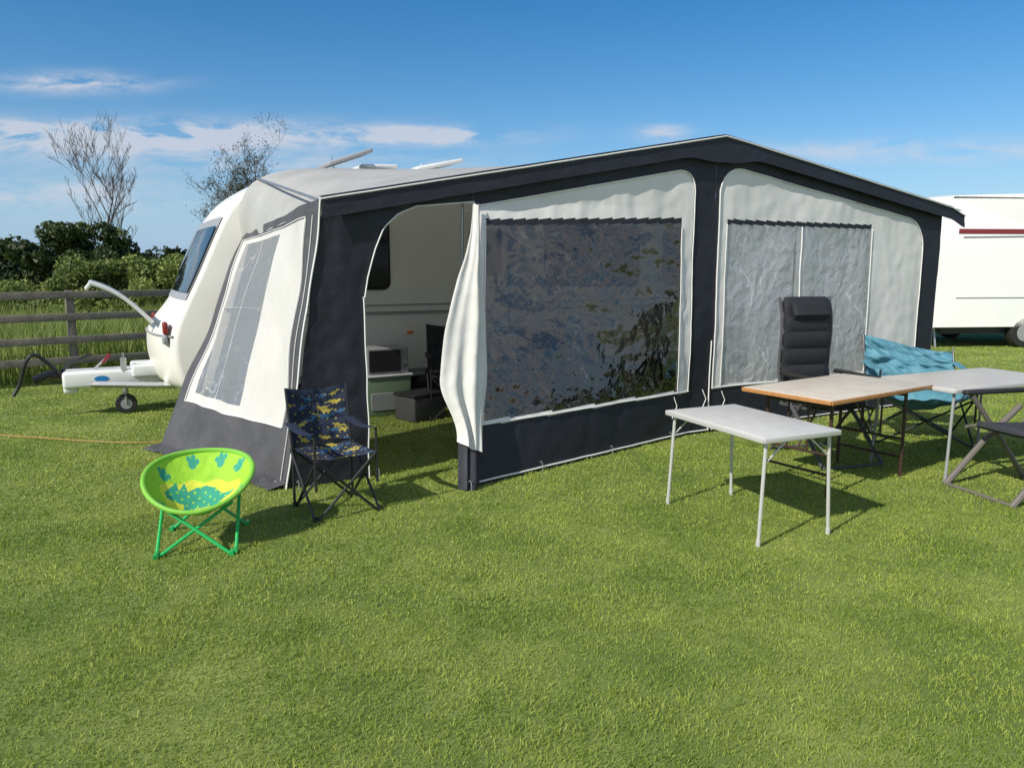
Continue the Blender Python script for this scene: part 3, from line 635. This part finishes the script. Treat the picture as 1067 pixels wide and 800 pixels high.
# ---------------------------------------------------------------- foliage
def leaves(name,C,size,mat_,parent=None,tint=None):
    C=np.asarray(C); n=len(C); d1=rng.normal(size=(n,3)); d1/=np.linalg.norm(d1,axis=1)[:,None]; d2=np.cross(d1,rng.normal(size=(n,3))); d2/=np.linalg.norm(d2,axis=1)[:,None]
    s=(size*rng.uniform(.6,1.4,n))[:,None]
    V=np.stack([C-d1*s,C-d2*s*.55,C+d1*s,C+d2*s*.55],1)
    me=bpy.data.meshes.new(name); me.vertices.add(n*4); me.vertices.foreach_set('co',V.astype(np.float32).ravel())
    me.loops.add(n*4); me.loops.foreach_set('vertex_index',np.arange(n*4,dtype=np.int32)); me.polygons.add(n); me.polygons.foreach_set('loop_start',(np.arange(n)*4).astype(np.int32))
    try: me.polygons.foreach_set('loop_total',np.full(n,4,dtype=np.int32))
    except Exception: pass
    me.update(calc_edges=True); at=me.attributes.new('tint','FLOAT','POINT'); tv=np.repeat(rng.uniform(0,1,n) if tint is None else tint,4); at.data.foreach_set('value',tv.astype(np.float32))
    me.materials.append(mat_); o=bpy.data.objects.new(name,me); COL.objects.link(o)
    if parent: o.parent=parent
    return o
def clumps(cs,per):
    out=[];ti=[]
    for (x,y,z,r) in cs:
        p=rng.normal(size=(per,3)); p/=np.linalg.norm(p,axis=1)[:,None]; p*=(rng.uniform(.35,1,per)**.5)[:,None]*r*np.array([1,1,.8]); out.append(p+np.array([x,y,z])); ti.append(np.clip(np.full(per,rng.uniform(.1,.8))+rng.uniform(-.2,.2,per),0,1))
    return np.concatenate(out),np.concatenate(ti)
cs=[]
for i in range(330):
    x=rng.uniform(-24,3); y=19+rng.uniform(-1,1.2)+(x+12)*.2; ht=1.05+.3*nz(x*.35,1)+.3*nz(x*1.1,5)+.3*sm((x+13)/4)
    cs.append((x,y,max(.3,ht*rng.uniform(.2,1)),rng.uniform(.25,.5)))
c,ti=clumps(cs,420); c[:,2]=np.abs(c[:,2]); o=leaves('hedge',c,.045,hedgem,tint=ti); o['kind']='stuff'
cs=[]
for i in range(480):
    x=rng.uniform(-110,120); y=75+rng.uniform(-4,4)+abs(x)*.05; ht=3.7+1.5*nz(x*.07,3)+.9*nz(x*.3,8)
    cs.append((x,y,max(.5,ht*rng.uniform(.1,1)),rng.uniform(.9,1.6)))
for i in range(330):
    x=rng.uniform(-48,-10); y=44+rng.uniform(-2,2); ht=2.3+.5*nz(x*.12,3)+.5*nz(x*.5,8)
    cs.append((x,y,max(.5,ht*rng.uniform(.1,1)),rng.uniform(.5,.9)))
c,ti=clumps(cs,160); c[:,2]=np.abs(c[:,2]); o=leaves('woodland',c,.18,darkleaf,tint=ti*.6); o['kind']='stuff'
def tree(lab,loc,H,spread,seed,nleaf,lm,size,lean=0,tmin=.006,wid=1.,nbs=(8,6,4,4,3)):
    r=random.Random(seed); e=thing('tree',lab,'tree',loc); tb=MB(); tw=MB(); tips=[]
    def br(p,d,L,rad,dep):
        pts=[p];rs=[rad];q=p.copy();dd=d.copy(); seg=5
        for i in range(seg):
            dd=(dd+Vector((r.uniform(-1,1),r.uniform(-1,1),r.uniform(-.5,.9)))*.17).normalized(); q=q+dd*L/seg; pts.append(q.copy()); rs.append(max(tmin,rad*(1-.6*(i+1)/seg)))
        (tb if dep<3 else tw).tube(pts,rs,6 if dep<2 else 3)
        if dep>=3: tips.extend([pts[3],pts[4],pts[5]])
        if dep>=5: return
        for k in range(nbs[dep]):
            i=r.randint(2 if dep==0 else 1,seg); an=r.uniform(0,6.28); side=Vector((math.cos(an),math.sin(an),r.uniform(.1,.9)*1.0))
            nd=(dd*.75+side*spread).normalized(); br(pts[i],nd,L*r.uniform(.45,.68),rs[i]*.58,dep+1)
    br(Vector((0,0,0)),Vector((lean,0,1)).normalized(),H*.5,H*.014,0)
    mz=max(v[2] for v in tw.v); f=H/mz
    for m in(tb,tw): m.v=[(x*f*wid,y*f*wid,z*f) for x,y,z in m.v]
    tb.obj('trunk',bark,e); tw.obj('crown',bark,e,label='fine bare twigs')
    if nleaf:
        T=[Vector((t.x*f*wid,t.y*f*wid,t.z*f))+Vector((r.gauss(0,.10),r.gauss(0,.10),r.gauss(0,.10))) for t in (tips[r.randrange(len(tips))] for _ in range(nleaf))]
        leaves('crown',[tuple(t) for t in T],size,lm,e)
    return e
tree('tall bare tree rising above the hedge',(-13.4,25,0),6.4,.42,5,0,sprigm,.03,tmin=.005,wid=.85,nbs=(8,5,4,3,2))
tree('spreading tree with sparse new leaves behind the caravan',(-8.7,25,0),6.4,.95,23,4000,sprigm,.03,tmin=.005,wid=1.0,nbs=(8,6,4,3,3))
def bush(lab,loc,cs,lm,size,per):
    e=thing('bush',lab,'bush',loc); tb=MB()
    for x,y,z,rr_ in cs[:5]: tb.tube([(0,0,0),(x*.5,y*.5,z*.5),(x,y,z)],[.05,.03,.01],5)
    tb.obj('trunk',bark,e); c,ti=clumps(cs,per); c[:,2]=np.abs(c[:,2]); leaves('crown',c,size,lm,e,tint=ti)
rb=random.Random(4)
bush('dark evergreen bush at the foot of the bare tree',(-13.2,24,0),[(rb.uniform(-1.0,1.0),rb.uniform(-.6,.6),rb.uniform(.5,2.7),rb.uniform(.3,.5)) for _ in range(34)],darkleaf,.06,500)
bush('rounded green bush beside the caravan',(-9.9,20,0),[(rb.uniform(-1.2,1.6),rb.uniform(-.7,.7),rb.uniform(.4,1.6),rb.uniform(.3,.5)) for _ in range(40)],hedgem,.05,500)
# ---------------------------------------------------------------- WORLD, SUN, CAMERA
SX,SY=-.72,-.694
az=math.atan2(SX,SY); el=math.radians(38)
w=bpy.data.worlds.new('World'); SC.world=w; w.use_nodes=True; nt=w.node_tree; n=nt.nodes; l=nt.links
bg=n['Background']; sky=n.new('ShaderNodeTexSky'); sky.sky_type='NISHITA'; sky.sun_disc=False; sky.sun_elevation=el; sky.sun_rotation=az%(2*math.pi); sky.air_density=1.0; sky.dust_density=.2; sky.ozone_density=3
bg.inputs[1].default_value=.12
tc=n.new('ShaderNodeTexCoord'); sx=n.new('ShaderNodeSeparateXYZ'); l.new(tc.outputs['Generated'],sx.inputs[0])
def M(op,a,b=None,c=None):
    q=n.new('ShaderNodeMath'); q.operation=op
    for i,v in enumerate((a,b,c)):
        if v is None: continue
        if isinstance(v,(int,float)): q.inputs[i].default_value=v
        else: l.new(v,q.inputs[i])
    return q.outputs[0]
hsv=n.new('ShaderNodeHueSaturation'); hsv.inputs['Saturation'].default_value=1.42; hsv.inputs['Value'].default_value=.96; l.new(sky.outputs[0],hsv.inputs['Color'])
hz=n.new('ShaderNodeMix'); hz.data_type='RGBA'; l.new(M('MULTIPLY',M('EXPONENT',M('MULTIPLY',M('MAXIMUM',sx.outputs[2],0),-9)),.95),hz.inputs[0]); l.new(hsv.outputs[0],hz.inputs[6]); hz.inputs[7].default_value=(2.5,4.1,6.5,1)
yy=M('MAXIMUM',sx.outputs[1],.05); cx=M('DIVIDE',sx.outputs[0],yy); cz=M('DIVIDE',sx.outputs[2],yy)
cb=n.new('ShaderNodeCombineXYZ'); l.new(M('MULTIPLY',cx,4.2),cb.inputs[0]); l.new(M('MULTIPLY',cz,16),cb.inputs[1])
ns=n.new('ShaderNodeTexNoise'); ns.inputs['Scale'].default_value=2.0; ns.inputs['Detail'].default_value=9; ns.inputs['Roughness'].default_value=.62; ns.inputs['Distortion'].default_value=.3; l.new(cb.outputs[0],ns.inputs['Vector'])
tot=None
for (a,b,sa,sb,k) in((-.55,.228,.09,.011,2.0),(-.52,.162,.27,.017,4.0),(.19,.168,.03,.011,1.5),(.55,.145,.22,.014,1.1),(-.65,.09,.25,.018,1.2),(-.12,.165,.12,.009,2.6),(-.35,.13,.3,.012,.9)):
    ex=M('POWER',M('DIVIDE',M('SUBTRACT',cx,a),sa),2); ez=M('POWER',M('DIVIDE',M('SUBTRACT',cz,b),sb),2)
    g=M('MULTIPLY',M('EXPONENT',M('MULTIPLY',M('ADD',ex,ez),-1)),k); tot=g if tot is None else M('ADD',tot,g)
mr=n.new('ShaderNodeMapRange'); mr.inputs[1].default_value=.38; mr.inputs[2].default_value=.68; mr.inputs[3].default_value=0; mr.inputs[4].default_value=1; l.new(ns.outputs['Fac'],mr.inputs[0])
fac=M('MINIMUM',M('MULTIPLY',tot,mr.outputs[0]),.75)
zz=M('ADD',M('MAXIMUM',sx.outputs[2],0),.15); c3=n.new('ShaderNodeCombineXYZ'); l.new(M('DIVIDE',sx.outputs[0],zz),c3.inputs[0]); l.new(M('DIVIDE',sx.outputs[1],zz),c3.inputs[1])
n3=n.new('ShaderNodeTexNoise'); n3.inputs['Scale'].default_value=1.1; n3.inputs['Detail'].default_value=7; l.new(c3.outputs[0],n3.inputs['Vector'])
m3=n.new('ShaderNodeMapRange'); m3.inputs[1].default_value=.40; m3.inputs[2].default_value=.54; l.new(n3.outputs['Fac'],m3.inputs[0])
bk_=n.new('ShaderNodeMapRange'); bk_.inputs[1].default_value=.1; bk_.inputs[2].default_value=-.25; l.new(sx.outputs[1],bk_.inputs[0])
fac=M('MAXIMUM',fac,M('MULTIPLY',M('MULTIPLY',m3.outputs[0],bk_.outputs[0]),.9))  # unseen clouds behind the camera, added to whiten reflections and fill light
mx=n.new('ShaderNodeMix'); mx.data_type='RGBA'; l.new(fac,mx.inputs[0]); l.new(hz.outputs[2],mx.inputs[6]); mx.inputs[7].default_value=(5.4,5.6,6.2,1); l.new(mx.outputs[2],bg.inputs[0])
su=bpy.data.lights.new('sun','SUN'); su.energy=5; su.angle=math.radians(.5); su.color=(1,.945,.84); so_=bpy.data.objects.new('sun',su); COL.objects.link(so_)
d=Vector((SX*math.cos(el),SY*math.cos(el),math.sin(el))); so_.rotation_euler=d.to_track_quat('Z','Y').to_euler(); so_.location=(0,0,20)
cam=bpy.data.cameras.new('camera'); cam.lens=26.65; cam.sensor_width=36; cam.clip_end=3000; cam.clip_start=.05
co=bpy.data.objects.new('camera',cam); COL.objects.link(co); co.location=(0,0,1.6); co.rotation_euler=(math.radians(90)-math.atan(122/790),0,0); SC.camera=co
SC.view_settings.view_transform='Standard'; SC.view_settings.look='None'; SC.view_settings.exposure=0
